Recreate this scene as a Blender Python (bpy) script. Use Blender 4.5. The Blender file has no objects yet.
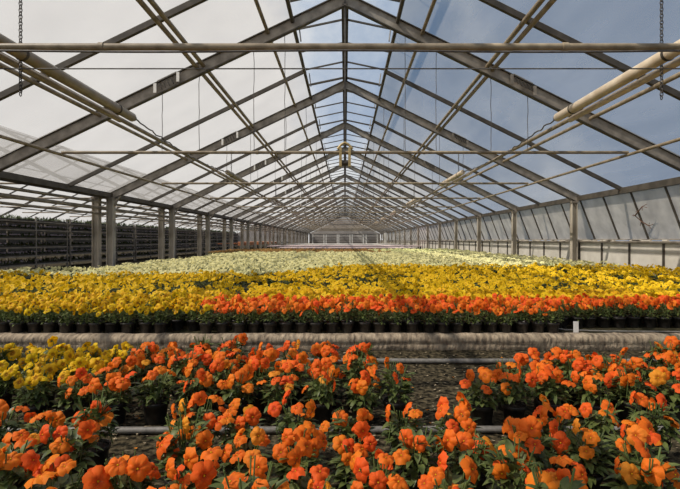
import bpy, bmesh, math, random
import numpy as np
from mathutils import Vector, Matrix
random.seed(7)
rng = np.random.default_rng(11)
S = bpy.context.scene
COL = S.collection
PI = math.pi
F = 470.0            # focal length in pixels of the 680 px frame
EYE = 0.80
B = 4.4              # truss spacing
W = 6.2              # half width of the glasshouse
RIDGE = EYE + 4.21
EAVE_R = EYE + 1.12
EAVE_L = EYE + 1.20
NB = 18
def kd(k): return (0.83 + k) * B
YEND = kd(NB)

# ------------------------------------------------------------------ materials
def new_mat(name):
    m = bpy.data.materials.new(name); m.use_nodes = True
    nt = m.node_tree; nt.nodes.clear()
    return m, nt
def N(nt, t, **kw):
    n = nt.nodes.new(t)
    for k, v in kw.items(): setattr(n, k, v)
    return n
def noise_ramp(nt, scale, c1, c2, lo=0.35, hi=0.65, detail=4, stretch=(1, 1, 1), coord='Object'):
    tc = N(nt, 'ShaderNodeTexCoord'); mp = N(nt, 'ShaderNodeMapping'); mp.inputs['Scale'].default_value = stretch
    no = N(nt, 'ShaderNodeTexNoise'); no.inputs['Scale'].default_value = scale; no.inputs['Detail'].default_value = detail
    r = N(nt, 'ShaderNodeValToRGB')
    r.color_ramp.elements[0].position = lo; r.color_ramp.elements[0].color = (*c1, 1)
    r.color_ramp.elements[1].position = hi; r.color_ramp.elements[1].color = (*c2, 1)
    nt.links.new(tc.outputs[coord], mp.inputs['Vector']); nt.links.new(mp.outputs[0], no.inputs['Vector']); nt.links.new(no.outputs['Fac'], r.inputs['Fac'])
    return r, no
def surf(name, c1, c2, scale=8, rough=0.6, metal=0.0, bump=0.0, stretch=(1, 1, 1), detail=4, lo=.35, hi=.65, coord='Object', spec=0.5):
    m, nt = new_mat(name)
    r, no = noise_ramp(nt, scale, c1, c2, lo, hi, detail, stretch, coord)
    b = N(nt, 'ShaderNodeBsdfPrincipled'); b.inputs['Roughness'].default_value = rough; b.inputs['Metallic'].default_value = metal
    b.inputs['Specular IOR Level'].default_value = spec
    nt.links.new(r.outputs['Color'], b.inputs['Base Color'])
    if bump:
        bp = N(nt, 'ShaderNodeBump'); bp.inputs['Strength'].default_value = bump; bp.inputs['Distance'].default_value = 0.02
        nt.links.new(no.outputs['Fac'], bp.inputs['Height']); nt.links.new(bp.outputs[0], b.inputs['Normal'])
    o = N(nt, 'ShaderNodeOutputMaterial'); nt.links.new(b.outputs[0], o.inputs[0])
    return m
def pane(name, tcol, lcol1, lcol2, fac_trans, scale=1.2, stretch=(1, 1, 1), gloss=0.03, dif=.15):
    """whitewashed / dusty greenhouse glass: part see-through, part milky"""
    m, nt = new_mat(name)
    tr = N(nt, 'ShaderNodeBsdfTransparent'); tr.inputs[0].default_value = (*tcol, 1)
    r, no = noise_ramp(nt, scale, lcol1, lcol2, .3, .7, 6, stretch)
    tl = N(nt, 'ShaderNodeBsdfTranslucent'); nt.links.new(r.outputs[0], tl.inputs[0])
    df = N(nt, 'ShaderNodeBsdfDiffuse'); nt.links.new(r.outputs[0], df.inputs[0])
    md = N(nt, 'ShaderNodeMixShader'); md.inputs[0].default_value = dif
    nt.links.new(tl.outputs[0], md.inputs[1]); nt.links.new(df.outputs[0], md.inputs[2])
    mx = N(nt, 'ShaderNodeMixShader'); mx.inputs[0].default_value = fac_trans
    nt.links.new(md.outputs[0], mx.inputs[1]); nt.links.new(tr.outputs[0], mx.inputs[2])
    gl = N(nt, 'ShaderNodeBsdfGlossy'); gl.inputs['Roughness'].default_value = .15
    mg = N(nt, 'ShaderNodeMixShader'); mg.inputs[0].default_value = gloss
    nt.links.new(mx.outputs[0], mg.inputs[1]); nt.links.new(gl.outputs[0], mg.inputs[2])
    o = N(nt, 'ShaderNodeOutputMaterial'); nt.links.new(mg.outputs[0], o.inputs[0])
    return m
def petal(name, c, c_eye, thr=0.0065, trans=.35, vary=.12):
    m, nt = new_mat(name)
    at = N(nt, 'ShaderNodeAttribute'); at.attribute_name = 'shade'      # 0 centre .. 1 rim of the blossom
    oi = N(nt, 'ShaderNodeObjectInfo')
    r = N(nt, 'ShaderNodeValToRGB')
    e = r.color_ramp.elements
    e[0].position = 0.0; e[0].color = (*c_eye, 1); e[1].position = 1.0; e[1].color = (*c, 1)
    k = e.new(0.28); k.color = (*[a * .6 + b * .4 for a, b in zip(c_eye, c)], 1)
    k = e.new(0.45); k.color = (*c, 1)
    nt.links.new(at.outputs['Fac'], r.inputs[0])
    hs = N(nt, 'ShaderNodeHueSaturation')
    mr = N(nt, 'ShaderNodeMapRange'); mr.inputs['To Min'].default_value = 0.5 - 0.006 ; mr.inputs['To Max'].default_value = 0.5 + 0.02
    nt.links.new(oi.outputs['Random'], mr.inputs[0]); nt.links.new(mr.outputs[0], hs.inputs['Hue'])
    nt.links.new(r.outputs[0], hs.inputs['Color'])
    d = N(nt, 'ShaderNodeBsdfPrincipled'); d.inputs['Roughness'].default_value = .6; d.inputs['Specular IOR Level'].default_value = .2
    t = N(nt, 'ShaderNodeBsdfTranslucent')
    nt.links.new(hs.outputs[0], d.inputs['Base Color']); nt.links.new(hs.outputs[0], t.inputs[0])
    mx = N(nt, 'ShaderNodeMixShader'); mx.inputs[0].default_value = trans
    nt.links.new(d.outputs[0], mx.inputs[1]); nt.links.new(t.outputs[0], mx.inputs[2])
    o = N(nt, 'ShaderNodeOutputMaterial'); nt.links.new(mx.outputs[0], o.inputs[0])
    return m
def leafmat(name, c1, c2, trans=.2):
    m, nt = new_mat(name)
    r, no = noise_ramp(nt, 30, c1, c2, .3, .7, 2)
    d = N(nt, 'ShaderNodeBsdfPrincipled'); d.inputs['Roughness'].default_value = .45; d.inputs['Specular IOR Level'].default_value = .35
    t = N(nt, 'ShaderNodeBsdfTranslucent')
    nt.links.new(r.outputs[0], d.inputs['Base Color']); nt.links.new(r.outputs[0], t.inputs[0])
    mx = N(nt, 'ShaderNodeMixShader'); mx.inputs[0].default_value = trans
    nt.links.new(d.outputs[0], mx.inputs[1]); nt.links.new(t.outputs[0], mx.inputs[2])
    o = N(nt, 'ShaderNodeOutputMaterial'); nt.links.new(mx.outputs[0], o.inputs[0])
    return m

M = dict(
    steel=surf('weathered_steel', (.21, .18, .145), (.40, .35, .29), 5, .55, .0, .15),
    steel_dark=surf('dark_steel', (.05, .042, .033), (.10, .085, .068), 6, .6, .0, .1),
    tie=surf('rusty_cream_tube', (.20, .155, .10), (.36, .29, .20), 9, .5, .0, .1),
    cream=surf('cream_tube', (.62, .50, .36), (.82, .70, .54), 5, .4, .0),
    tan=surf('shaded_tan_tube', (.25, .20, .13), (.40, .33, .23), 5, .35, .0),  # darker tone for the left hanging tubes, their shade put into the colour
    brass=surf('yellowish_bracket', (.42, .30, .12), (.6, .46, .22), 20, .5, .2),
    white=surf('white_plate', (.88, .85, .78), (.95, .93, .88), 20, .5),
    postm=surf('post_paint', (.30, .26, .20), (.60, .54, .45), 3.5, .6, 0, .2, (1, 1, .4)),
    wire=surf('dark_wire', (.06, .05, .045), (.12, .11, .1), 30, .5),
    pot=surf('black_plastic', (.011, .010, .009), (.030, .026, .022), 60, .42),
    soil=surf('potting_soil', (.018, .011, .007), (.06, .04, .025), 120, .95, 0, .6),
    ground=surf('dirty_ground', (.008, .007, .004), (.15, .12, .07), 34, .95, 0, 1.0, detail=14, lo=.40, hi=.72, spec=.1),
    bedtop=surf('bed_mat', (.010, .012, .005), (.075, .062, .036), 22, .95, 0, .6, spec=.08, detail=10, lo=.35, hi=.75),
    kerb=surf('matted_kerb', (.13, .098, .068), (.50, .40, .28), 38, .95, 0, 1.0, (1.0, .3, .35), 10, .3, .72),
    hose=surf('grey_hose', (.14, .13, .115), (.24, .225, .20), 40, .5),
    board=surf('wall_board', (.44, .42, .38), (.58, .56, .51), 2.5, .7, 0, .05),
    endwall=surf('end_wall_board', (.34, .31, .29), (.46, .43, .40), .8, .8),
    outside=surf('outside_ground', (.10, .11, .06), (.24, .22, .15), .6, .95),
    tag=surf('white_tag', (.80, .78, .74), (.88, .86, .82), 60, .5),
    pinkcloth=surf('pink_cloth', (.60, .44, .44), (.74, .60, .58), 3, .8),
    orangetray=surf('terracotta_tray', (.50, .17, .06), (.66, .28, .12), 3, .7),
    paleboard=surf('pale_board', (.55, .50, .43), (.70, .66, .6), 3, .7),
    leaf=leafmat('leaf_green', (.045, .068, .017), (.16, .195, .055)),
    leaf_far=leafmat('leaf_far', (.035, .055, .014), (.12, .15, .045)),
    stem=leafmat('stem_green', (.10, .16, .04), (.16, .22, .07)),
    orange=petal('orange_petal', (.92, .147, .018), (.60, .065, .01)),
    orangeb=petal('apricot_petal', (.90, .29, .03), (.55, .12, .008)),
    yellow=petal('yellow_petal', (.86, .50, .012), (.36, .11, .01)),
    creamp=petal('cream_petal', (.86, .80, .42), (.7, .55, .1)),
    rust=petal('rust_petal', (.38, .20, .06), (.3, .1, .02)),
    lilac=petal('pale_lilac_petal', (.55, .45, .5), (.6, .5, .3)),
    glass_left=pane('milky_glass_left', (.93, .93, .95), (.29, .285, .28), (.36, .355, .35), .52),
    glass_right=pane('milky_glass_right', (.88, .88, .88), (.26, .255, .25), (.38, .375, .37), .52, 2.0, (1, .25, 1)),
    glass_clear=pane('clear_glass', (.94, .97, 1.0), (.5, .5, .5), (.6, .6, .6), .86),
    glass_side=pane('dusty_side_glass', (.92, .92, .92), (.50, .47, .43), (.80, .76, .70), .06, 2.5, dif=.72),
    board_side=pane('translucent_board', (.9, .9, .9), (.64, .60, .53), (.82, .78, .70), .0, 3, gloss=.03, dif=.85),
    dark_board=surf('dark_board', (.05, .045, .04), (.09, .08, .06), 2, .9),
)

# ------------------------------------------------------------------ mesh building
class MB:
    def __init__(s): s.v = []; s.f = []; s.m = []; s.sh = []; s.smooth = []
    def add(s, vs, fs, mi=0, sh=None, smooth=False):
        n = len(s.v); s.v += [tuple(v) for v in vs]; s.f += [tuple(i + n for i in f) for f in fs]; s.m += [mi] * len(fs); s.smooth += [smooth] * len(fs)
        s.sh += list(sh) if sh is not None else [1.0] * len(vs)
    def box(s, x0, x1, y0, y1, z0, z1, mi=0):
        s.add([(x0, y0, z0), (x1, y0, z0), (x1, y1, z0), (x0, y1, z0), (x0, y0, z1), (x1, y0, z1), (x1, y1, z1), (x0, y1, z1)],
              [(0, 3, 2, 1), (4, 5, 6, 7), (0, 1, 5, 4), (1, 2, 6, 5), (2, 3, 7, 6), (3, 0, 4, 7)], mi)
    def beam(s, a, b, w, h, up=(0, 0, 1), mi=0):
        """rectangular bar from a to b; w sideways, h along up; centred"""
        a = Vector(a); b = Vector(b); d = (b - a).normalized(); u = Vector(up)
        sd = d.cross(u).normalized(); u = sd.cross(d).normalized()
        vs = []
        for p in (a, b):
            for i, j in ((-1, -1), (1, -1), (1, 1), (-1, 1)): vs.append(p + sd * (i * w / 2) + u * (j * h / 2))
        s.add(vs, [(0, 1, 2, 3), (7, 6, 5, 4), (0, 4, 5, 1), (1, 5, 6, 2), (2, 6, 7, 3), (3, 7, 4, 0)], mi)
    def tube(s, pts, r, n=10, mi=0, cap=True):
        pts = [Vector(p) for p in pts]; rings = []
        for i, p in enumerate(pts):
            d = (pts[min(i + 1, len(pts) - 1)] - pts[max(i - 1, 0)]).normalized()
            u = Vector((0, 0, 1)) if abs(d.z) < .9 else Vector((0, 1, 0))
            a = d.cross(u).normalized(); b2 = d.cross(a)
            rr = r[i] if isinstance(r, (list, tuple)) else r
            rings.append([p + a * (rr * math.cos(2 * PI * j / n)) + b2 * (rr * math.sin(2 * PI * j / n)) for j in range(n)])
        vs = [v for ring in rings for v in ring]
        fs = [(i * n + j, i * n + (j + 1) % n, (i + 1) * n + (j + 1) % n, (i + 1) * n + j) for i in range(len(pts) - 1) for j in range(n)]
        s.add(vs, fs, mi, smooth=True)
        if cap:
            for ring in (rings[0], rings[-1]): s.add(ring, [tuple(range(n))], mi)
    def lathe(s, prof, n=20, mi=0, c=(0, 0, 0)):
        vs = [(c[0] + r * math.cos(2 * PI * j / n), c[1] + r * math.sin(2 * PI * j / n), c[2] + z) for r, z in prof for j in range(n)]
        fs = [(i * n + j, i * n + (j + 1) % n, (i + 1) * n + (j + 1) % n, (i + 1) * n + j) for i in range(len(prof) - 1) for j in range(n)]
        s.add(vs, fs, mi, smooth=True)
    def mesh(s, name, mats):
        me = bpy.data.meshes.new(name); me.from_pydata(s.v, [], s.f)
        for m in (mats if isinstance(mats, (list, tuple)) else [mats]): me.materials.append(m)
        me.polygons.foreach_set('material_index', s.m); me.polygons.foreach_set('use_smooth', s.smooth)
        at = me.attributes.new('shade', 'FLOAT', 'POINT'); at.data.foreach_set('value', s.sh)
        me.update(); return me
    def obj(s, name, mats, parent=None, loc=None):
        return link(name, s.mesh(name, mats), parent, loc)
def link(name, me, parent=None, loc=None, rz=0):
    o = bpy.data.objects.new(name, me); COL.objects.link(o)
    if parent: o.parent = parent
    if loc is not None: o.location = loc
    if rz: o.rotation_euler = (0, 0, rz)
    return o
def tag(o, label, cat, group=None, kind=None):
    o['label'] = label; o['category'] = cat
    if group: o['group'] = group
    if kind: o['kind'] = kind
    return o
def struct(o, label=None):
    o['kind'] = 'structure'
    if label: o['label'] = label; o['category'] = 'building part'
    return o
def thing(name, label, cat, loc=(0, 0, 0), group=None, rz=0):
    o = bpy.data.objects.new(name, None); COL.objects.link(o); o.location = loc; o.rotation_euler = (0, 0, rz); o.empty_display_size = .1
    return tag(o, label, cat, group)
def copy_tree(o, parent=None):
    c = o.copy(); COL.objects.link(c)
    if parent: c.parent = parent
    for ch in o.children: copy_tree(ch, c)
    return c
ONES = 'zeroth first second third fourth fifth sixth seventh eighth ninth tenth eleventh twelfth thirteenth fourteenth fifteenth sixteenth seventeenth eighteenth nineteenth twentieth'.split()
TENS = {2: 'twenty', 3: 'thirty', 4: 'forty', 5: 'fifty', 6: 'sixty', 7: 'seventy', 8: 'eighty', 9: 'ninety'}
TIETH = {2: 'twentieth', 3: 'thirtieth', 4: 'fortieth', 5: 'fiftieth', 6: 'sixtieth', 7: 'seventieth', 8: 'eightieth', 9: 'ninetieth'}
def nth(n):
    if n <= 20: return ONES[n]
    return TIETH[n // 10] if n % 10 == 0 else TENS[n // 10] + '-' + ONES[n % 10]

# ------------------------------------------------------------------ camera
cam = bpy.data.cameras.new('camera'); co = bpy.data.objects.new('camera', cam); COL.objects.link(co)
co.location = (0, 0, EYE); co.rotation_euler = (PI / 2, 0, 0)
cam.sensor_width = 36; cam.lens = F * 36 / 680; cam.shift_x = -5 / 680; cam.shift_y = -4.5 / 680; cam.clip_end = 500; cam.clip_start = .05
S.camera = co

# ------------------------------------------------------------------ ground, beds
m = MB(); m.box(-60, 60, -20, 140, -.3, -.03); struct(m.obj('ground_outside', M['outside']))
m = MB(); m.box(-19, W, -3, YEND, -.03, 0); struct(m.obj('floor', M['ground']))
KY = 3.40; BEDZ = .10
# raised bed slab behind a rounded matted kerb
m = MB(); m.box(-W + .15, W - .1, KY + .10, 27.0, 0, BEDZ); struct(m.obj('raised_bed_slab', M['bedtop']), 'long raised slab carrying the rows of potted pansies')
def kerb():
    m = MB(); prof = [(0, 0), (-.012, .035), (-.004, .048), (-.014, .06), (-.012, .088), (.004, .104), (.035, .112), (.10, .108), (.12, .10), (.12, 0)]
    nx = 160; vs = []
    for i in range(nx + 1):
        x = -W + .15 + (2 * W - .25) * i / nx
        for (y, z) in prof:
            vs.append((x, KY + y + random.uniform(-.005, .005) + .012 * math.sin(x * 1.7), max(0, z + (random.uniform(-.004, .004) if z > 0 else 0))))
    n = len(prof)
    fs = [(i * n + j, (i + 1) * n + j, (i + 1) * n + j + 1, i * n + j + 1) for i in range(nx) for j in range(n - 1)]
    m.add(vs, fs, smooth=True)
    struct(m.obj('kerb_front', M['kerb']), 'brown matted edge of the raised pansy bed')
kerb()
def hose(pts, r, label, mat='hose', name='irrigation_pipe'):
    m = MB(); P = []
    for i in range(len(pts) - 1):
        for t in range(12):
            a = Vector(pts[i]).lerp(Vector(pts[i + 1]), t / 12); P.append(a + Vector((0, random.uniform(-.004, .004), 0)))
    P.append(Vector(pts[-1])); m.tube(P, r, 10)
    return tag(m.obj(name, M[mat]), label, 'pipe')
hose([(-3.6, 1.93, .016), (3.6, 1.95, .016)], .0145, 'grey irrigation pipe lying on the soil between the nearest pansy pots')
hose([(-3.4, 3.06, .018), (3.4, 3.02, .018)], .016, 'grey irrigation pipe lying just in front of the raised bed kerb')
hose([(1.5, 3.62, BEDZ + .045), (1.68, 3.58, BEDZ + .015), (2.0, 3.56, BEDZ + .009), (2.8, 3.53, BEDZ + .009), (3.6, 3.58, BEDZ + .009)], .006,
     'thin pale drip hose on the raised bed beside the white tag', name='drip_hose')
m = MB(); m.box(-.019, .019, -.0015, .0015, .0, .09); t0 = thing('plant_label', 'small white plant label standing on the kerb before the orange pots', 'plant label', (1.72, 3.50, .104))
m.obj('label_card', M['tag'], t0)
m = MB(); m.box(-.006, .006, .002, .005, -.02, .05); m.obj('stake', M['white'], t0)

# ------------------------------------------------------------------ roof
def zr(x): # roof height
    return RIDGE - abs(x) * (RIDGE - (EAVE_L if x < 0 else EAVE_R)) / W
VX = .88
for side, sx, gm in (('left', -1, 'glass_left'), ('right', 1, 'glass_right')):
    root = bpy.data.objects.new('ceiling_' + side, None)
    m = MB(); y0 = -2.0
    nb = int((YEND - y0) / 1.1)
    xs = [VX, 2.476, 4.2, W]
    for i in range(3):
        xa, xb = sx * xs[i], sx * xs[i + 1]
        m.add([(xa, y0, zr(xa) + .05), (xb, y0, zr(xb) + .05), (xb, YEND, zr(xb) + .05), (xa, YEND, zr(xa) + .05)], [(0, 1, 2, 3)])
    c = m.obj('ceiling_' + side, M[gm]); struct(c, 'milky glass roof slope on the %s of the ridge' % side)
    bpy.data.objects.remove(root)
    # thin glazing rafters half way between the trusses
    for k in range(-1, NB):
        y = kd(k) + B * (.62 if k == 0 else .56)
        m = MB(); a = (sx * VX, y, zr(sx * VX) + .01); b = (sx * W, y, zr(sx * W) + .01)
        m.beam(a, b, .06, .08); m.obj('glazing_rafter', M['steel_dark'], c)
    # purlins as pairs of thin tubes
    for (x, dz, r, gap) in ((VX + .02, -.03, .035, 0), (1.32, -.02, .032, 0), (2.476, -.04, .036, .10), (4.2, -.04, .034, 0)):
        for g in ((-1, 1) if gap else (0,)):
            m = MB(); X = sx * (x + g * gap / 2)
            m.tube([(X, -2, zr(X) + dz), (X, YEND, zr(X) + dz)], r, 8); m.obj('purlin', M['steel_dark' if x < 1 else 'tie'], c)
m = MB(); m.beam((0, -2, RIDGE + .03), (0, YEND, RIDGE + .03), .05, .12); m.tube([(0, -2, RIDGE - .07), (0, YEND, RIDGE - .07)], .02, 8)
struct(m.obj('ridge_beam', M['steel_dark']), 'dark ridge beam along the glasshouse roof')

# opened ridge vents: clear flaps lifted flatter than the roof
vent_proto = {}
def make_vent(sx, k):
    t = thing('ridge_vent', '', 'roof vent', (0, kd(k), RIDGE + .09))
    L = B - .06; wv = .98; drop = .20
    f = MB()
    for i in range(5):
        y = .03 + i * L / 4; f.beam((sx * .03, y, 0), (sx * wv, y, -drop), .035, .03)
    f.beam((sx * .045, 0, 0), (sx * .045, L + .04, 0), .04, .03); f.beam((sx * wv, 0, -drop), (sx * wv, L + .04, -drop), .04, .035)
    vf = f.obj('vent_frame', M['steel_dark'], t)
    g = MB(); g.add([(sx * .03, 0.03, .018), (sx * wv, .03, -drop + .018), (sx * wv, L + .03, -drop + .018), (sx * .03, L + .03, .018)], [(0, 1, 2, 3)]); g.obj('pane', M['glass_clear'], vf)
    for y in (.8, 3.4):
        st = MB(); st.beam((sx * (VX - .05), y, zr(VX) - RIDGE - .12), (sx * (wv - .1), y + .12, -drop), .02, .02); st.obj('strut', M['wire'], t)
    return t
for sx, nm in ((-1, 'left'), (1, 'right')):
    for k in range(-1, NB):
        if k < 2: lab = None
        if k == -1: p = make_vent(sx, -1); t = p
        else: t = copy_tree(p)
        t.location = (0, kd(k), RIDGE + .09)
        t['label'] = 'opened clear glass ridge vent, %s side, %s from the front' % (nm, nth(k + 2)); t['group'] = 'opened ridge vents'

# trusses
TIEZ = EYE + 1.50
def ibeam(m, a, b, h=.19, w=.09):
    a = Vector(a); b = Vector(b); d = (b - a).normalized(); up = Vector((0, 1, 0)).cross(d) * (1 if d.x < 0 else -1); up = up if up.z > 0 else -up
    m.beam(a, b, .012, h, up)
    for s_ in (-1, 1): m.beam(a + up * (s_ * h / 2), b + up * (s_ * h / 2), w, .016, up, mi=1)
def make_truss():
    t = thing('roof_truss', '', 'roof truss', (0, 0, 0))
    for sx in (-1, 1):
        m = MB(); ibeam(m, (sx * .0, 0, RIDGE - .09), (sx * W, 0, zr(sx * W) - .04)); m.obj('rafter', [M['steel'], M['steel_dark']], t)
        for xj in (2.84, 3.23):
            m = MB(); X = sx * xj; sl = (zr(sx * 3.0) - zr(sx * 4.0)) * -1
            m.beam((X, -.065, zr(X) - .14), (X, -.065, zr(X) + .02), .05, .012, (0, 1, 0)); m.obj('joint_plate_and_sky_gap', M['white' if sx < 0 else 'steel'], t)  # left ones white: bright sky in the splice gaps put into the colour
        if sx:
            m = MB(); X0 = sx * 2.87; X1 = sx * 3.2
            for q in range(5):
                X = X0 + (X1 - X0) * (q + .5) / 5; m.beam((X, -.055, zr(X) + .0), (X + .05, -.055, zr(X) - .11), .018, .02, (0, 1, 0))
            m.beam((X0, -.03, zr(X0) + .045), (X1, -.03, zr(X1) + .045), .04, .03); m.obj('splice', M['steel_dark'], t)
        m = MB(); xw = sx * (W - .08)
        m.beam((xw, 0, zr(xw) - .34), (sx * (W - .28), 0, zr(sx * (W - .28)) - .10), .04, .05, (0, 1, 0)); m.obj('knee_brace', M['steel'], t)
    return t
def add_tie(t, xe, r):
    m = MB(); m.tube([(-xe + 2 * xe * i / 40, 0, TIEZ) for i in range(41)], r, 12)
    for q in (-.31, .28): m.tube([(q * xe - .02, 0, TIEZ), (q * xe + .02, 0, TIEZ)], r * 1.25, 12)
    m.obj('tie_tube', M['tie'], t)
def add_wires(t):
    for X in (-3.13, -2.5, -1.56, -1.03, 1.03, 1.56, 2.5, 3.13):
        m = MB(); n = 12
        m.tube([(X + random.uniform(-.006, .006), 0, TIEZ + (zr(X) - .1 - TIEZ) * i / n) for i in range(n + 1)], .0055, 5, cap=False); m.obj('hanger_wire', M['wire'], t)
p0 = make_truss(); add_tie(p0, 6.1, .027)
p1 = make_truss(); add_tie(p1, 4.85, .027); add_wires(p1)
for k in range(0, NB):
    t = p0 if k == 0 else (p1 if k == 1 else copy_tree(p1)); t.location = (0, kd(k), 0)
    t['label'] = 'weathered steel roof truss with tie tube and hanger wires, %s from the front' % nth(k + 1); t['group'] = 'roof trusses'
# electric cable clipped under the nearest tie
m = MB(); m.tube([(-6 + 12 * i / 60, 3.62, TIEZ - .040 - .012 * (1 - math.cos(i / 60 * 8 * PI)) / 2) for i in range(61)], .008, 6); tag(m.obj('cable', M['wire']), 'black cable clipped under the nearest tie tube', 'cable')
m = MB(); zc = EYE + 171.5 / F * kd(1); zc = min(zc, RIDGE - .25)
m.tube([(-2.6, kd(1) - .08, zc), (2.6, kd(1) - .08, zc)], .010, 6)
yc = 4.6; zc = EYE + 171.3 / F * yc
m = MB(); m.tube([(-5.0, yc, zc), (5.0, yc, zc)], .0065, 6); tag(m.obj('tension_wire', M['wire']), 'thin straight wire spanning the house behind the nearest tie tube', 'wire')

# longitudinal pipes
def lpipe(x, z, r, label, mat='tie', y0=-1.5):
    m = MB(); m.tube([(x, y0, z), (x, YEND - .3, z)], r, 10); return tag(m.obj('overhead_pipe', M[mat]), label, 'pipe', 'overhead pipes running the length of the house')
for sx, nm in ((-1, 'left'), (1, 'right')):
    lpipe(sx * 4.85, TIEZ - .04, .026, 'outer overhead pipe the tie tubes rest on, %s side' % nm)
    lpipe(sx * 3.62, EYE + 1.945, .036, 'overhead pipe running beside the hanging tubes, %s side' % nm)

# hanging tubes (pairs of tube and rail) on chains
def make_fix(sx):
    t = thing('hanging_tube', '', 'hanging tube', (0, 0, 0)); L = 3.0
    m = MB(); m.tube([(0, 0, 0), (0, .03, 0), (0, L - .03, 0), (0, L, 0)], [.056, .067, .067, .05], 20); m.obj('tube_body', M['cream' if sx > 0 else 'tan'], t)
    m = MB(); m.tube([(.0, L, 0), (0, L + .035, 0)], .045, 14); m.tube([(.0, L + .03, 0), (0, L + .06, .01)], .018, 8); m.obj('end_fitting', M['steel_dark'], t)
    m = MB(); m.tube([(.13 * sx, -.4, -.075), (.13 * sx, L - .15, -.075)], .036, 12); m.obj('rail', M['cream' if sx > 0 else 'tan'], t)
    for y in (.5, 2.5):
        m = MB(); m.lathe([(.070, -.02), (.077, 0), (.070, .02)], 16)
        for i, v in enumerate(m.v): m.v[i] = (v[0], y + v[2], v[1])
        m.obj('clamp', M['steel_dark'], t)
    return t
FIXX = 3.28; FIXZ = EYE + 1.89
def chain(x, y, z0, z1, label):
    m = MB(); n = int((z1 - z0) / .034)
    for i in range(n):
        zc = z0 + .034 * (i + .5); P = []
        for j in range(9):
            a = 2 * PI * j / 8; u = .016 * math.cos(a); w = .025 * math.sin(a)
            P.append((x + (u if i % 2 else 0), y + (0 if i % 2 else u), zc + w))
        m.tube(P, .005, 5, cap=False)
    return tag(m.obj('chain', M['wire']), label, 'chain')
for sx, nm in ((-1, 'left'), (1, 'right')):
    fp = None
    for j in range(0, 6):
        yend = 7.27 + j * 2 * B
        if fp is None: fp = make_fix(sx); t = fp
        else: t = copy_tree(fp)
        t.location = (sx * FIXX, yend - 3.0, FIXZ)
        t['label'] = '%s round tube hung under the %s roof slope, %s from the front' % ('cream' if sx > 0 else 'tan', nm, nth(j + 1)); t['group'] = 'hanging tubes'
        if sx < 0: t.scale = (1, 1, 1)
        # twisted cable from its far end to the next tube
        m = MB(); P = []
        ya, yb = yend + .06, yend + 2 * B - 3.0
        for i in range(61):
            u = i / 60; P.append((sx * FIXX + .015 * math.sin(i * 1.3), ya + (yb - ya) * u, FIXZ - .12 * math.sin(PI * u) + .012 * math.cos(i * 1.7)))
        m.tube(P, .012, 5); tag(m.obj('power_cable', M['wire']), 'twisted cable leaving the far end of the %s hanging tube, %s side' % (nth(j + 1), nm), 'cable', 'cables between the hanging tubes')
        if j == 0:
            chain(sx * (FIXX + .02), 4.78 if sx < 0 else 4.90, FIXZ - .42, zr(sx * FIXX) + .0, 'dark chain holding up the nearest hanging tube, %s side' % nm)
        elif j < 3:
            chain(sx * FIXX, yend - 2.5, FIXZ + .08, zr(sx * FIXX) - .02, 'dark chain holding the %s hanging tube, %s side' % (nth(j + 1), nm))
# yellowish bracket hung at mid ridge, on the second tie
t = thing('winch_bracket', 'small yellowish winch bracket hanging on the middle of the second tie tube', 'bracket', (0, kd(1), TIEZ))
m = MB(); m.box(-.10, -.055, -.06, .06, -.24, .08); m.obj('side_plate', M['brass'], t)
m = MB(); m.box(.055, .10, -.06, .06, -.24, .08); m.obj('side_plate', M['brass'], t)
m = MB(); m.tube([(-.13, 0, .06), (-.06, 0, .14), (0, 0, .17), (.06, 0, .14), (.13, 0, .06)], .02, 8); m.obj('hook_arm', M['brass'], t)
m = MB(); m.tube([(-.07, 0, -.18), (.07, 0, -.18)], .05, 14); m.tube([(0, 0, -.3), (0, 0, -.18)], .015, 8); m.obj('drum', M['steel_dark'], t)
m = MB(); m.beam((0, 0, .17), (0, 0, RIDGE - TIEZ - .1), .02, .02, (0, 1, 0)); m.obj('hanger_rod', M['wire'], t)

# gutters
m = MB(); m.beam((-W, -2, EAVE_L - .02), (-W, YEND, EAVE_L - .02), .10, .12); m.box(-W - .42, -W - .03, -2, YEND, EAVE_L - .06, EAVE_L - .035)
m.box(-W - .42, -W - .38, -2, YEND, EAVE_L - .06, EAVE_L + .08); struct(m.obj('gutter_left', M['steel_dark']), 'dark gutter beam on the left row of posts')
m = MB(); m.beam((W, -2, EAVE_R - .02), (W, YEND, EAVE_R - .02), .10, .13); struct(m.obj('gutter_right', M['steel_dark']), 'dark eaves beam above the right wall')

# posts
def make_post(h, w=.15):
    t = thing('support_post', '', 'post', (0, 0, 0))
    m = MB(); m.beam((-w / 2 + .006, 0, 0), (-w / 2 + .006, 0, h), .012, w, (0, 1, 0)); m.beam((w / 2 - .006, 0, 0), (w / 2 - .006, 0, h), .012, w, (0, 1, 0)); m.beam((0, 0, 0), (0, 0, h), w - .03, .04, (0, 1, 0))
    # faces: H section with closed back lip
    m.obj('column', M['postm'], t)
    m = MB(); m.box(-w * .7, w * .7, -w * .7, w * .7, 0, .02); m.obj('foot_plate', M['steel_dark'], t)
    m = MB(); m.box(-w * .65, w * .65, -w * .55, w * .55, h - .05, h); m.obj('head_plate', M['steel'], t)
    return t
pr = {}
for (x, h, nm, w) in ((-W, EAVE_L - .08, 'inner left row', .17), (-W - .38, EAVE_L - .06, 'outer left row behind the gutter', .17), (W - .14, EAVE_R - .09, 'right wall row', .14)):
    p = None
    for k in range(0, NB + 1):
        if p is None: p = make_post(h, w); t = p
        else: t = copy_tree(p)
        t.location = (x, kd(k) - (.22 if k == NB else 0), 0)
        t['label'] = 'weathered steel post in the %s, %s from the front' % (nm, nth(k + 1)); t['group'] = 'roof posts'
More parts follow.
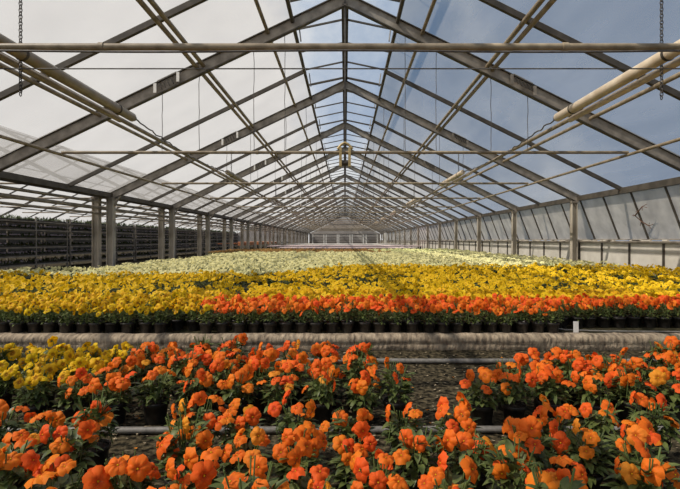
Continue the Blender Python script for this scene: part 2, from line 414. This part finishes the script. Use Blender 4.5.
# thin longitudinal rails between the two left post rows
for i, (z, r) in enumerate(((EAVE_L - .22, .03), (EAVE_L - .36, .045), (EAVE_L - .50, .03))):
    m = MB(); X = -W - (.12, .24, .28)[i]
    m.tube([(X, -1.5, z), (X, YEND - .2, z)], r, 8); tag(m.obj('heating_pipe', M['steel']), ('upper', 'middle', 'lowest')[i] + ' thin pipe running behind the inner left posts below the gutter', 'pipe', 'pipes under the left gutter')

# right wall: lower boards, sill, upper outward tilted glass
bp_ = B / 4
m = MB(); m.box(W + .02, W + .03, -2, YEND, 0, EYE - .05); wr = m.obj('wall_right', M['board_side']); struct(wr, 'right wall with pale boards below and tilted glass above')
n = int((YEND + 2) / bp_)
st = MB()
m = MB(); m.box(W - .01, W + .06, -2, YEND, EYE - .07, EYE - .02); m.obj('sill_rail', M['steel'], wr)
m = MB()
for i in range(150):
    y = random.uniform(4, 40); m.box(W - .01, W + .03, y, y + random.uniform(.05, .4), EYE - .02, EYE - .02 + random.uniform(.008, .03))
m.obj('sill_clutter', M['paleboard'], wr)
y = kd(0) - B
bars = MB(); low = MB(); gl = MB()
while y < YEND - .1:
    low = MB(); low.beam((W + .005, y, 0), (W + .005, y, EYE - .07), .045, .03, (0, 1, 0)); low.obj('board_batten', M['steel_dark'], wr)
    if y < 60 :
        b_ = MB(); b_.beam((W + .03, y, EAVE_R - .07), (W + .42, y, EYE + .02), .035, .03, (0, 1, 0)); b_.obj('sash_bar', M['steel_dark'], wr)
    y += bp_
m = MB(); m.add([(W + .045, -2, EAVE_R - .07), (W + .44, -2, EYE + .02), (W + .44, YEND, EYE + .02), (W + .045, YEND, EAVE_R - .07)], [(0, 1, 2, 3)]); m.obj('tilted_glass', M['glass_side'], wr)
m = MB(); m.box(W + .40, W + .44, -2, YEND, EYE - .01, EYE + .02); m.obj('lower_sash_rail', M['steel'], wr)
# dead creeper on the right wall glass
m = MB(); P = [(W + .2, 9.9, 1.1), (W + .1, 10.0, 1.2), (W + .05, 10.12, 1.32), (W + .02, 9.95, 1.42), (W + .0, 9.8, 1.5)]
m.tube(P, .012, 6)
for i in range(14):
    a = Vector(random.choice(P)); m.tube([a, a + Vector((random.uniform(-.05, .05), random.uniform(-.12, .12), random.uniform(-.1, .12)))], .006, 4)
tag(m.obj('dry_twig', surf('dry_twig', (.12, .06, .04), (.22, .13, .09), 30, .9)), 'dry brown twig hanging on the right wall glass', 'twig')

# far gable wall and what stands before it
def gable(name, x0, x1, xm, ze0, ze1, zm, y, mat, th=.06):
    m = MB(); pts = [(x0, 0), (x1, 0), (x1, ze1), (xm, zm), (x0, ze0)]
    vs = [(x, y, z) for x, z in pts] + [(x, y + th, z) for x, z in pts]; n = 5
    m.add(vs, [(0, 1, 2, 3, 4), (9, 8, 7, 6, 5)] + [(i, i + 5, (i + 1) % 5 + 5, (i + 1) % 5) for i in range(5)]); return m.obj(name, mat)
gw = gable('wall_back', -W, W, 0, EAVE_L, EAVE_R, RIDGE, YEND, M['endwall']); struct(gw, 'pale far gable wall of the glasshouse')
for z in (1.9, 2.8, 3.7):
    m = MB(); hw = (RIDGE - z) / (RIDGE - EAVE_R) * W if z > EAVE_R else W
    m.beam((-min(hw, W), YEND - .03, z), (min(hw, W), YEND - .03, z), .08, .06); m.obj('cross_rail', M['steel'], gw)
for i, x in enumerate((-4.6, -2.3, -.1, 2.2, 4.6)):
    t = thing('storage_rack', 'tall pale framed rack before the far gable wall, %s from the left' % nth(i + 1), 'rack', (x, YEND - 1.6, 0), 'racks before the far wall')
    for px in (-.95, .95):
        m = MB(); m.box(px - .08, px + .08, -.3, .3, 0, 1.75); m.obj('upright', M['white'], t)
    for z in (.35, .75, 1.15, 1.55):
        m = MB(); m.box(-.9, .9, -.3, .3, z, z + .07); m.obj('shelf', M['steel_dark' if z < 1.2 else 'paleboard'], t)
m = MB(); m.box(5.75, 6.1, YEND - 14, YEND - 13.6, 0, 1.85); tag(m.obj('white_cabinet', M['white']), 'tall white panel standing near the far right corner', 'panel')
for i, (y0, y1, xa, xb, mt, nm, z) in enumerate(((30.5, 33.0, -4.4, 4.6, 'pinkcloth', 'long low bench under pale pink sheet, nearer the camera', .30), (36, 41, -6, 6, 'pinkcloth', 'long low bench under pale pink sheet, further back', .34), (46, 58, -5.8, 5.8, 'paleboard', 'long low bench with bare pale top before the far racks', .36))):
    t = thing('growing_bench', nm, 'bench', (0, y0, 0), 'low benches beyond the pansies')
    m = MB(); m.box(xa, xb, 0, y1 - y0, z - .04, z); m.obj('bench_top', M[mt], t)
    for x in (xa + .2, 0, xb - .2):
        for yy in (.1, y1 - y0 - .1):
            m = MB(); m.box(x - .04, x + .04, yy - .04, yy + .04, 0, z - .04); m.obj('leg', M['steel_dark'], t)

# ------------------------------------------------------------------ neighbouring house on the left
X0 = -W - .42; X1 = -12.8; X2 = -19.0
def zn(x): return RIDGE - abs(x - X1) * (RIDGE - EAVE_L) / 6.2
m = MB()
for (xa, xb) in ((X0, X1), (X1, X2)):
    m.add([(xa, -2, zn(xa) + .05), (xb, -2, zn(xb) + .05), (xb, YEND, zn(xb) + .05), (xa, YEND, zn(xa) + .05)], [(0, 1, 2, 3)])
c = m.obj('ceiling_annex', M['glass_left']); struct(c, 'milky glass roof of the neighbouring house beyond the left posts')
for k in range(-1, NB * 2):
    y = kd(0) + B * k / 2
    m = MB(); m.beam((X1, y, zn(X1)), (X2, y, zn(X2)), .06, .10 if k % 2 == 0 else .05); 
    if k % 2 == 0: m.beam((X0, y, zn(X0)), (X1, y, zn(X1)), .06, .10)
    m.obj('rafter', M['steel_dark'], c)
for x in (-17.8, -16.3, -14.6, -12.8):
    m = MB(); m.tube([(x, -2, zn(x) - .05), (x, YEND, zn(x) - .05)], .03, 6); m.obj('purlin', M['steel_dark'], c)
for k in range(0, NB):
    m = MB(); m.tube([(-17.6, kd(k), TIEZ), (-8.0, kd(k), TIEZ)], .028, 8); m.obj('tie_tube', M['tie'], c)
m = MB(); m.box(X2 - .05, X2, -2, YEND, 0, EAVE_L); struct(m.obj('wall_left', M['dark_board']), 'dark outer wall of the neighbouring house')
g2 = gable('wall_back_annex', X2, X0, X1, EAVE_L, EAVE_L, RIDGE, YEND, M['endwall']); struct(g2)

# ------------------------------------------------------------------ plants
def frame_from(nrm):
    n = Vector(nrm).normalized(); a = Vector((0, 0, 1)).cross(n)
    if a.length < 1e-4: a = Vector((1, 0, 0))
    a.normalize(); b = n.cross(a); return a, b, n
def blossom(m, c, nrm, R, mi, rows=3, seg=4, ruffle=.12, roll=0):
    """five overlapping petals: two at the top, two side, one broad lower petal"""
    a, b, n = frame_from(nrm); c = Vector(c)
    ca, sa = math.cos(roll), math.sin(roll); a, b = a * ca + b * sa, b * ca - a * sa
    for (ang, wd, ln, back) in ((PI / 2 + .55, .62, 1.0, -.10), (PI / 2 - .55, .62, 1.0, -.08), (PI - .05 + .1, .60, .92, 0), (.05 - .1, .60, .92, .02), (-PI / 2, .80, 1.02, .05)):
        vs = []; sh = []; ph = random.uniform(0, 6)
        for i in range(rows + 1):
            t = i / rows; rr = R * ln * (.06 + .94 * t); half = wd * (0.72 + .38 * math.sin(min(1, t * 1.15) * PI * .6)) 
            for j in range(seg + 1):
                u = j / seg * 2 - 1
                tip = 1 - .30 * abs(u) ** 2.2 * t
                an = ang + u * half * 1.15
                lift = R * (back * t + .16 * math.sin(t * PI) + ruffle * t * math.sin(u * 5 + ph) - .20 * t * t)
                vs.append(c + a * (math.cos(an) * rr * tip) + b * (math.sin(an) * rr * tip) + n * lift); sh.append(t)
        w = seg + 1
        m.add(vs, [(i * w + j, i * w + j + 1, (i + 1) * w + j + 1, (i + 1) * w + j) for i in range(rows) for j in range(seg)], mi, sh, True)
def blossom_low(m, c, nrm, R, mi):
    a, b, n = frame_from(nrm); c = Vector(c); k = 8; ph = random.uniform(0, 6)
    vs = [c + n * (R * .1)]; sh = [.05]
    for j in range(k):
        an = 2 * PI * j / k + ph; rr = R * (1 + .16 * math.sin(an * 5)) ; vs.append(c + (a * math.cos(an) + b * math.sin(an)) * rr + n * (R * random.uniform(-.22, .12))); sh.append(1)
    m.add(vs, [(0, j + 1, (j + 1) % k + 1) for j in range(k)], mi, sh, True)
def leaf(m, base, d, L, wd, mi=0, droop=.35, seg=4):
    base = Vector(base); d = Vector(d).normalized(); s = d.cross(Vector((0, 0, 1)))
    if s.length < 1e-3: s = Vector((1, 0, 0))
    s.normalize(); up = s.cross(d); vs = []
    for i in range(seg + 1):
        t = i / seg; w = wd * math.sin(PI * min(1, t * .92 + .08)) ** .8 if i < seg else .0008
        p = base + d * (L * t) + up * (-droop * L * t * t)
        vs += [p - s * w + up * (w * .35), p, p + s * w + up * (w * .35)]
    m.add(vs, [(i * 3 + j, i * 3 + j + 1, i * 3 + j + 4, i * 3 + j + 3) for i in range(seg) for j in range(2)], mi, smooth=True)
PR, PH = .053, .088
def pot_mesh(R=PR, H=PH, n=24, soil=True):
    m = MB()
    m.lathe([(0.001, 0), (R * .74, 0), (R * .76, .004), (R * .92, H * .80), (R, H * .81), (R * 1.02, H * .98), (R * .99, H), (R * .95, H * .99), (R * .93, H * .86)], n)
    if soil: m.lathe([(R * .93, H * .88), (R * .5, H * .93), (.001, H * .94)], n, 1)
    return m.mesh('pot', [M['pot'], M['soil']])
def foliage_mesh(n, size, mats, seg=4, spread=.075, top=.115, zb=PH, pieces=None):
    m = pieces or MB()
    for i in range(n):
        az = random.uniform(0, 2 * PI); q = random.random(); r = spread * math.sqrt(random.random()) * .75; z = zb - .004 + (top) * random.random() * (1 - (r / spread) ** 2 * .6) * .85
        el = random.uniform(-.15, .95) 
        d = (math.cos(az) * math.cos(el), math.sin(az) * math.cos(el), math.sin(el))
        leaf(m, (r * math.cos(az), r * math.sin(az), z), d, size * random.uniform(.7, 1.25), size * random.uniform(.22, .36), 0, random.uniform(.15, .6), seg)
    if pieces is None:
        for i in range(8):
            az = random.uniform(0, 2 * PI); m.tube([(0, 0, zb - .01), (.03 * math.cos(az), .03 * math.sin(az), zb + .06), (.05 * math.cos(az), .05 * math.sin(az), zb + top)], .0018, 5, 1)
        return m.mesh('foliage', mats)
def blossom_mesh(mat, R, tilt, hi=True):
    """origin at the stem's foot; the flower faces -Y, tilted up by tilt"""
    m = MB(); h = .042
    c = Vector((0, -.012, h)); nrm = (0, -math.cos(tilt), math.sin(tilt))
    m.tube([(0, 0, -.05), (0, .004, 0), (0, .006, h * .75), (0, .0, h * 1.02), c], [.0016] * 5, 5, 1, cap=False)
    blossom(m, c, nrm, R, 0, 4 if hi else 2, 5 if hi else 3, random.uniform(.08, .2), random.uniform(-.4, .4))
    if hi:   # small yellow throat and green calyx
        a, b, n = frame_from(nrm)
        m.tube([c + n * .0028, c + n * .001], [.0012, .0024], 6, 2)
        m.tube([c - n * .006, c - n * .001], [.003, .006], 6, 1)
    return m.mesh('blossom', [mat, M['stem'], M['yellow']])
POT = [pot_mesh(soil=False)]
SOIL = MB(); SOIL.lathe([(PR * .93, PH * .86), (PR * .7, PH * .93), (PR * .3, PH * .95), (.001, PH * .95)], 16); SOIL = SOIL.mesh('soil', [M['soil']])
FOL = [foliage_mesh(125, .036, [M['leaf'], M['stem']]) for _ in range(6)]
BL = {c: [blossom_mesh(M[mt], R, tilt) for R, tilt in ((.029, .15), (.031, .5), (.027, .9), (.030, 1.2), (.026, -.1), (.032, .35))] for c, mt in (('orange', 'orange'), ('apricot', 'orangeb'), ('yellow', 'yellow'))}
POT_B = [pot_mesh(.051, .085, 16)]
FOL_B = [foliage_mesh(55, .032, [M['leaf'], M['stem']], 2, .058, .10) for _ in range(5)]
BL_B = {c: [blossom_mesh(M[mt], R, tilt, False) for R, tilt in ((.027, .2), (.029, .6), (.026, 1.0), (.028, .0))] for c, mt in (('orange', 'orange'), ('apricot', 'orangeb'), ('yellow', 'yellow'))}

def plant(colour, x, y, z, label, group, nbl, hi=True, sc=1.0, hgt=1.0):
    t = thing(colour + '_pansy', label, 'potted flower', (x, y, z), group, random.uniform(-.3, .3)); t.scale = (sc, sc, sc)
    o = link('pot', random.choice(POT if hi else POT_B), t, (0, 0, 0), random.uniform(0, 6))
    if hi: link('soil', SOIL, o, (0, 0, 0))
    f = link('foliage', random.choice(FOL if hi else FOL_B), t, (0, 0, 0), random.uniform(0, 6)); f.scale = (1, 1, hgt * random.uniform(.85, 1.15))
    sp = .070 if hi else .052
    for i in range(nbl):
        a = 2.4 * i + random.uniform(-.5, .5); r = sp * math.sqrt((i + .5) / nbl) * random.uniform(.8, 1.25)
        cx, cy = r * math.cos(a), r * math.sin(a)
        zz = PH + .075 * hgt - .35 * r + random.uniform(-.03, .03)
        cc = colour
        if colour == 'orange' and random.random() < .07: cc = 'apricot'
        b = link('blossom', random.choice((BL if hi else BL_B)[cc]), t, (cx, cy, zz))
        # faces outward and mostly up front
        face = math.atan2(cx, -cy) * .45 + random.gauss(0, .75)
        b.rotation_euler = (random.uniform(-.25, .25), random.uniform(-.25, .25), face)
        s_ = random.uniform(.82, 1.15); b.scale = (s_, s_, s_)
    return t
def px(x, y): return 345 + F * x / y
# ---- front bed on the ground: rows from the nearest to the one before the kerb
rows = [(0.86, .155), (1.04, .165), (1.23, .165), (1.43, .17), (1.66, .17), (2.06, .165), (2.24, .165), (2.42, .165), (2.60, .165)]
n_or = 0
for ri, (yd, sp) in enumerate(rows):
    xs = []; x = -yd * .76 + random.uniform(0, .1)
    while x < yd * .74:
        xs.append(x); x += sp * random.uniform(.88, 1.14)
    cnt = {'orange': 0, 'yellow': 0}
    for x in xs:
        y = yd + random.uniform(-.025, .025); p = px(x, y)
        if p < -3 or p > 683: continue
        # bare ground where the photograph shows it
        if ri >= 5 and 402 + (ri - 5) * (-10) < p < 470 + (ri - 5) * 6: continue
        if ri == 8 and 330 < p < 660: continue
        if ri == 7 and 380 < p < 505: continue
        if ri == 5 and 118 < p < 150: continue
        if ri in (3, 4) and 112 < p < 160: continue
        if ri == 4 and (500 < p < 545 ): continue
        if ri in (6,) and 128 < p < 158: continue
        col = 'yellow' if (ri >= 6 and p < 95 + (ri - 6) * 18) or (ri == 5 and p < 55) else 'orange'
        cnt[col] += 1; n_or += col == 'orange'
        nb = random.randint(5, 9) if col == 'orange' else random.randint(7, 10)
        if ri >= 6: nb += 1
        lab = '%s pansy on the ground, %s %s pot from the left in the %s row' % (col, nth(cnt[col]), col, ('nearest', 'second nearest', 'third nearest', 'fourth nearest', 'fifth', 'sixth', 'seventh', 'eighth', 'last')[ri])
        plant(col, x, y, 0, lab, 'pansies in black pots on the ground', nb, True, random.uniform(.95, 1.08), random.uniform(.85, 1.25))
# ---- raised bed: individual pots
def bed_rows():
    placed = {'orange': 0, 'yellow': 0}
    global n_or
    sp = .118; y = KY + .125; r = 0; last = y
    while placed['yellow'] < 290:
        r += 1; cnt = {'orange': 0, 'yellow': 0}; w = y * .745
        x = -w + (sp / 2 if r % 2 else 0)
        while x < w:
            xx = x + random.uniform(-.012, .012); yy = y + random.uniform(-.014, .014); p = px(xx, yy)
            x += sp
            if p < 0 or p > 680: continue
            if r <= 2 and p > 562 and yy < 3.72: continue
            if r == 1 and 170 < p < 196: continue
            edge = -1.02 - (0.10 if r > 2 else 0) + .06 * math.sin(r * 2.1)
            col = 'orange' if (xx > edge and y < 4.10) else 'yellow'
            if col == 'yellow' and 4.58 < y < 5.2 and (xx < -1.65 or (-1.25 < xx < -.85) or (.5 < xx < .8)): continue
            cnt[col] += 1; placed[col] += 1
            lab = '%s pansy on the raised bed, %s %s pot from the left in %s row back' % (col, nth(cnt[col]), col, nth(r))
            if r == 1: lab = '%s pansy at the raised bed edge, %s %s pot from the left' % (col, nth(cnt[col]), col)
            if r <= 5: plant(col, xx, yy, BEDZ, lab, 'pansies on the raised bed, row %s' % nth(r), (6 if r > 2 else 5) + random.randint(0, 1), False, 1.0, random.uniform(.85, 1.1))
            else:
                o = link(col + '_pansy', random.choice(WHOLE[col]), None, (xx, yy, BEDZ), random.uniform(-.8, .8)); tag(o, lab, 'potted flower', 'pansies on the raised bed, row %s' % nth(r))
        y += .125 if r < 5 else .145
    return y, placed
def whole_mesh(mat, nbl=8, nlf=16, R=.027, spread=.06, pot=True):
    m = MB(); foliage_mesh(nlf, .04, None, 2, spread, .10, .075, m)
    for i in range(nbl):
        a = 2.4 * i + random.uniform(-.5, .5); r = spread * math.sqrt((i + .5) / nbl) * random.uniform(.85, 1.15)
        el = random.uniform(.2, 1.2); az = -PI / 2 + random.gauss(0, 1.1)
        blossom_low(m, (r * math.cos(a), r * math.sin(a), .185 - .25 * r + random.uniform(-.025, .025)), (math.cos(az) * math.cos(el), math.sin(az) * math.cos(el), math.sin(el)), R * random.uniform(.85, 1.15), 1)
    if pot: m.lathe([(.001, 0), (.038, 0), (.05, .07), (.052, .08), (.04, .076), (.001, .078)], 10, 2)
    return m
WM = {'orange': 'orange', 'yellow': 'yellow', 'cream': 'creamp'}
WHOLE = {}
for c_ in ('yellow', 'cream'):
    WHOLE[c_] = [whole_mesh(None, random.randint(5, 8), R=.026 if c_ == 'yellow' else .022).mesh(c_ + '_pansy', [M['leaf'] if c_ == 'yellow' else M['leaf_far'], M[WM[c_]], M['pot']]) for _ in range(8)]
yb, placed = bed_rows()
print('placed', placed, n_or, 'next y', yb)

# ---- the rest of the beds: nobody could count them
def field(name, label, cat, temps, mats, pts, group=None):
    T = [(np.array(t.v), t.f, np.array(t.m), np.array(t.sh)) for t in temps]
    V = []; FV = []; FL = []; MI = []; SH = []; off = 0
    # per template: loops flattened
    TF = [(np.array([i for f in t[1] for i in f]), np.array([len(f) for f in t[1]])) for t in T]
    for (x, y, z, s) in pts:
        i = random.randrange(len(T)); v = T[i][0]; a = random.uniform(-1, 1); ca, sa = math.cos(a), math.sin(a)
        w = np.empty_like(v); w[:, 0] = (v[:, 0] * ca - v[:, 1] * sa) * s + x; w[:, 1] = (v[:, 0] * sa + v[:, 1] * ca) * s + y; w[:, 2] = v[:, 2] * random.uniform(.75, 1.18) + z
        V.append(w); FV.append(TF[i][0] + off); FL.append(TF[i][1]); MI.append(T[i][2]); SH.append(T[i][3]); off += len(v)
    V = np.concatenate(V); FV = np.concatenate(FV); FL = np.concatenate(FL); MI = np.concatenate(MI); SH = np.concatenate(SH)
    me = bpy.data.meshes.new(name); me.vertices.add(len(V)); me.vertices.foreach_set('co', V.ravel().astype(np.float32))
    me.loops.add(len(FV)); me.loops.foreach_set('vertex_index', FV.astype(np.int32))
    me.polygons.add(len(FL)); me.polygons.foreach_set('loop_start', np.concatenate([[0], np.cumsum(FL)[:-1]]).astype(np.int32)); me.polygons.foreach_set('material_index', MI.astype(np.int32))
    for m_ in mats: me.materials.append(m_)
    me.update(calc_edges=True)
    at = me.attributes.new('shade', 'FLOAT', 'POINT'); at.data.foreach_set('value', SH.astype(np.float32))
    o = link(name, me); tag(o, label, cat, None, 'stuff'); return o
def grid(y0, y1, sp, test, growth=0.0, dy=.98):
    pts = []; y = y0
    while y < y1:
        w = min(5.95, y * .76 + .1); x = -w
        while x < w:
            xx = x + random.uniform(-.3, .3) * sp; yy = y + random.uniform(-.18, .18) * sp
            if test(xx, yy) and random.random() > .05: pts.append((xx, yy, BEDZ, sp / .125))
            x += sp
        y += sp * dy; sp *= (1 + growth)
    return pts
def cream_front(x): return 7.4 + 2.3 / (1 + math.exp(-(x + .75) * 5)) + .12 * math.sin(x * 1.9)
gaps = ((5.6, 6.1), (6.7, 7.2), (8.2, 8.9))
def in_gap(x, y):
    return any(a < y + .05 * math.sin(x * 2 + a) < b and math.sin(x * 1.3 + a * 5) > -.2 for a, b in gaps)
TY = [whole_mesh(None, random.randint(3, 7), 20, .025, .058, False) for _ in range(12)]
TC = [whole_mesh(None, 7, 16, .021, .066, False) for _ in range(8)]
pts_y = grid(yb, 10.2, .130, lambda x, y: y < cream_front(x) and not in_gap(x, y), 0, 1.3)
field('yellow_pansies_field', 'mass of yellow pansies filling the middle of the raised bed', 'flowers', TY, [M['leaf'], M['yellow']], pts_y)
# cream: first rows as individuals
n = 0; y = 7.2; creams = []
while y < 12:
    x = -5.85
    while x < 5.9:
        xx, yy = x + random.uniform(-.03, .03), y + random.uniform(-.03, .03)
        if yy >= cream_front(xx) and (xx > -4.7 or yy < 8.6) and abs(xx) < 5.75 and 0 < px(xx, yy) < 680: creams.append((yy - cream_front(xx), xx, yy))
        x += .15
    y += .15
creams.sort(); creams = creams[:300]; cmax = creams[-1][0]
for d, xx, yy in creams:
    o = link('cream_pansy', random.choice(WHOLE['cream']), None, (xx, yy, BEDZ), random.uniform(-.8, .8)); o.scale = (1.15, 1.15, 1)
    tag(o, 'cream pansy among the front rows of the pale band behind the yellow pansies', 'potted flower', 'front cream pansies')
pts_c = grid(7.2, 20.5, .14, lambda x, y: y > cream_front(x) + cmax + .06 and (x > -4.7 or y < 8.6) and x < 5.8 and not (abs(math.sin(y * 1.45)) < .17 and math.sin(x * 1.1 + y * 2) + random.uniform(-.4, .4) > -.1), .012)
field('cream_pansies_field', 'mass of cream white pansies covering the far half of the raised bed', 'flowers', TC, [M['leaf_far'], M['creamp']], pts_c)
TB = [whole_mesh(None, 4, 18, .024, .066, False) for _ in range(4)]
pts_b = grid(20.6, 26.8, .22, lambda x, y: x < 1.5 + .5 * math.sin(y))
field('rust_pansies_field', 'dull rusty orange pansies in the last strip of the raised bed', 'flowers', TB, [M['leaf'], M['rust']], pts_b)
pts_b = grid(20.6, 26.8, .22, lambda x, y: 1.7 + .5 * math.sin(y) <= x < 5.8)
field('pale_pansies_field', 'pale pansies in the last strip of the raised bed, right part', 'flowers', TC, [M['leaf_far'], M['creamp']], pts_b)

# ---- fallen petals and leaf litter on the ground
m = MB()
for i in range(1500):
    y = random.uniform(1.6, 3.35); x = random.uniform(-.76, .76) * y; a = random.uniform(0, 6); r = random.uniform(.004, .011)
    c0 = Vector((x, y, .004)); m.add([c0 + Vector((math.cos(a + q) * r, math.sin(a + q) * r * .7, random.uniform(0, .006))) for q in (0, 1.5, 3, 4.6)], [(0, 1, 2, 3)], random.choice((0,) * 9 + (1,)))
tag(m.obj('leaf_litter', [surf('litter', (.16, .12, .07), (.42, .34, .22), 50, .9), M['orangeb']]), 'scattered dry leaf bits and petals on the ground between the pots', 'litter', None, 'stuff')

# ---- multi tier seedling racks beyond the left posts
RX = -8.2; NT = 6
def make_rack():
    t = thing('seedling_rack', '', 'plant rack', (RX, 0, 0)); L = B - .1
    for y in (.03, L / 3, L * 2 / 3, L - .03):
        for x in (0, -.75):
            m = MB(); m.beam((x, y, 0), (x, y, 1.32 + (.1 if x == 0 else 0)), .035, .035, (0, 1, 0)); m.obj('upright', M['steel'], t)
    for i in range(NT):
        z = .16 + i * .225
        m = MB(); m.box(-.76, .0, 0, L, z - .02, z); m.beam((.01, 0, z - .005), (.01, L, z - .005), .02, .035); m.obj('shelf', M['steel'], t)
    return t
def rack_plants(y0, i):
    m = MB(); L = B - .1
    for k in range(NT):
        z = .16 + k * .225
        if k < NT: m.box(-.72, -.03, .04, L - .04, z + .001, z + .05, 2)
        for q in range(420):
            a = random.uniform(0, 6); el = random.uniform(.2, 1.4); b0 = Vector((-random.random() ** 1.6 * .6 - .02, random.uniform(.05, L - .05), z + .045))
            leaf(m, b0, (math.cos(a) * math.cos(el), math.sin(a) * math.cos(el), math.sin(el)), random.uniform(.08, .17), .017, 0, .3, 2)
            if q % (2 if k in (1, 3, 4) else 7) == 0 and k < NT - 1: blossom_low(m, b0 + Vector((.03, 0, .06)), (1, -.5, .4), .02, 1)
    o = m.obj('seedlings_on_rack', [M['leaf_far'], M['lilac'], M['pot']], None, (RX, y0, 0))
    tag(o, 'trays of leafy seedlings filling every tier of the %s rack from the front' % nth(i), 'seedlings', None, 'stuff')
rp = None
for i in range(7):
    y0 = 5.2 + i * B
    if rp is None: rp = make_rack(); t = rp
    else: t = copy_tree(rp)
    t.location = (RX, y0, 0); t['label'] = 'tall dark seedling rack beyond the left posts, %s from the front' % nth(i + 1); t['group'] = 'seedling racks beyond the left posts'
    rack_plants(y0, i + 1)
for i in range(5):
    y0 = 37.5 + i * 7
    t = thing('tray_bench', 'terracotta coloured tray bench beyond the left posts, %s behind the racks' % nth(i + 1), 'bench', (-9.2, y0, 0), 'terracotta benches in the neighbouring house')
    m = MB(); m.box(-1, 1, 0, 5.6, .36, .62); m.obj('tray', M['orangetray' if i < 3 else 'paleboard'], t)
    for x in (-.9, .9):
        for yy in (.2, 5.4): m = MB(); m.box(x - .04, x + .04, yy - .04, yy + .04, 0, .36); m.obj('leg', M['steel_dark'], t)

# ------------------------------------------------------------------ sky and sun
w = bpy.data.worlds.new('sky'); S.world = w; w.use_nodes = True; nt = w.node_tree; nt.nodes.clear()
tc = N(nt, 'ShaderNodeTexCoord'); sep = N(nt, 'ShaderNodeSeparateXYZ'); nt.links.new(tc.outputs['Generated'], sep.inputs[0])
no = N(nt, 'ShaderNodeTexNoise'); no.inputs['Scale'].default_value = 2.6; no.inputs['Detail'].default_value = 7; no.inputs['Roughness'].default_value = .6
nt.links.new(tc.outputs['Generated'], no.inputs['Vector'])
ma = N(nt, 'ShaderNodeMath', operation='MULTIPLY_ADD'); nt.links.new(sep.outputs['X'], ma.inputs[0]); ma.inputs[1].default_value = -.75; nt.links.new(no.outputs['Fac'], ma.inputs[2])
# a pale band low over the horizon
hz = N(nt, 'ShaderNodeMapRange'); nt.links.new(sep.outputs['Z'], hz.inputs[0]); hz.inputs['From Min'].default_value = .0; hz.inputs['From Max'].default_value = .35; hz.inputs['To Min'].default_value = .22; hz.inputs['To Max'].default_value = 0
ad = N(nt, 'ShaderNodeMath', operation='ADD'); nt.links.new(ma.outputs[0], ad.inputs[0]); nt.links.new(hz.outputs[0], ad.inputs[1])
cr = N(nt, 'ShaderNodeValToRGB'); e = cr.color_ramp.elements
e[0].position = .33; e[0].color = (.17, .28, .46, 1); e[1].position = .62; e[1].color = (.77, .765, .755, 1)
k_ = e.new(.47); k_.color = (.40, .48, .60, 1)
nt.links.new(ad.outputs[0], cr.inputs[0])
bg = N(nt, 'ShaderNodeBackground'); bg.inputs['Strength'].default_value = 0.95; nt.links.new(cr.outputs[0], bg.inputs[0])
wo = N(nt, 'ShaderNodeOutputWorld'); nt.links.new(bg.outputs[0], wo.inputs[0])
sl = bpy.data.lights.new('sun', 'SUN'); sl.energy = 6.2; sl.angle = math.radians(.6); sl.color = (1, .92, .80)
so = bpy.data.objects.new('sun', sl); COL.objects.link(so)
so.rotation_euler = Vector((-1.0, -.28, 1.15)).to_track_quat('Z', 'Y').to_euler()

S.view_settings.view_transform = 'Standard'; S.view_settings.look = 'None'; S.view_settings.gamma = 1; S.view_settings.use_curve_mapping = False
S.view_settings.exposure = 0.12
S.cycles.max_bounces = 8; S.cycles.transparent_max_bounces = 12; S.cycles.sample_clamp_indirect = 6
S.cycles.use_denoising = True
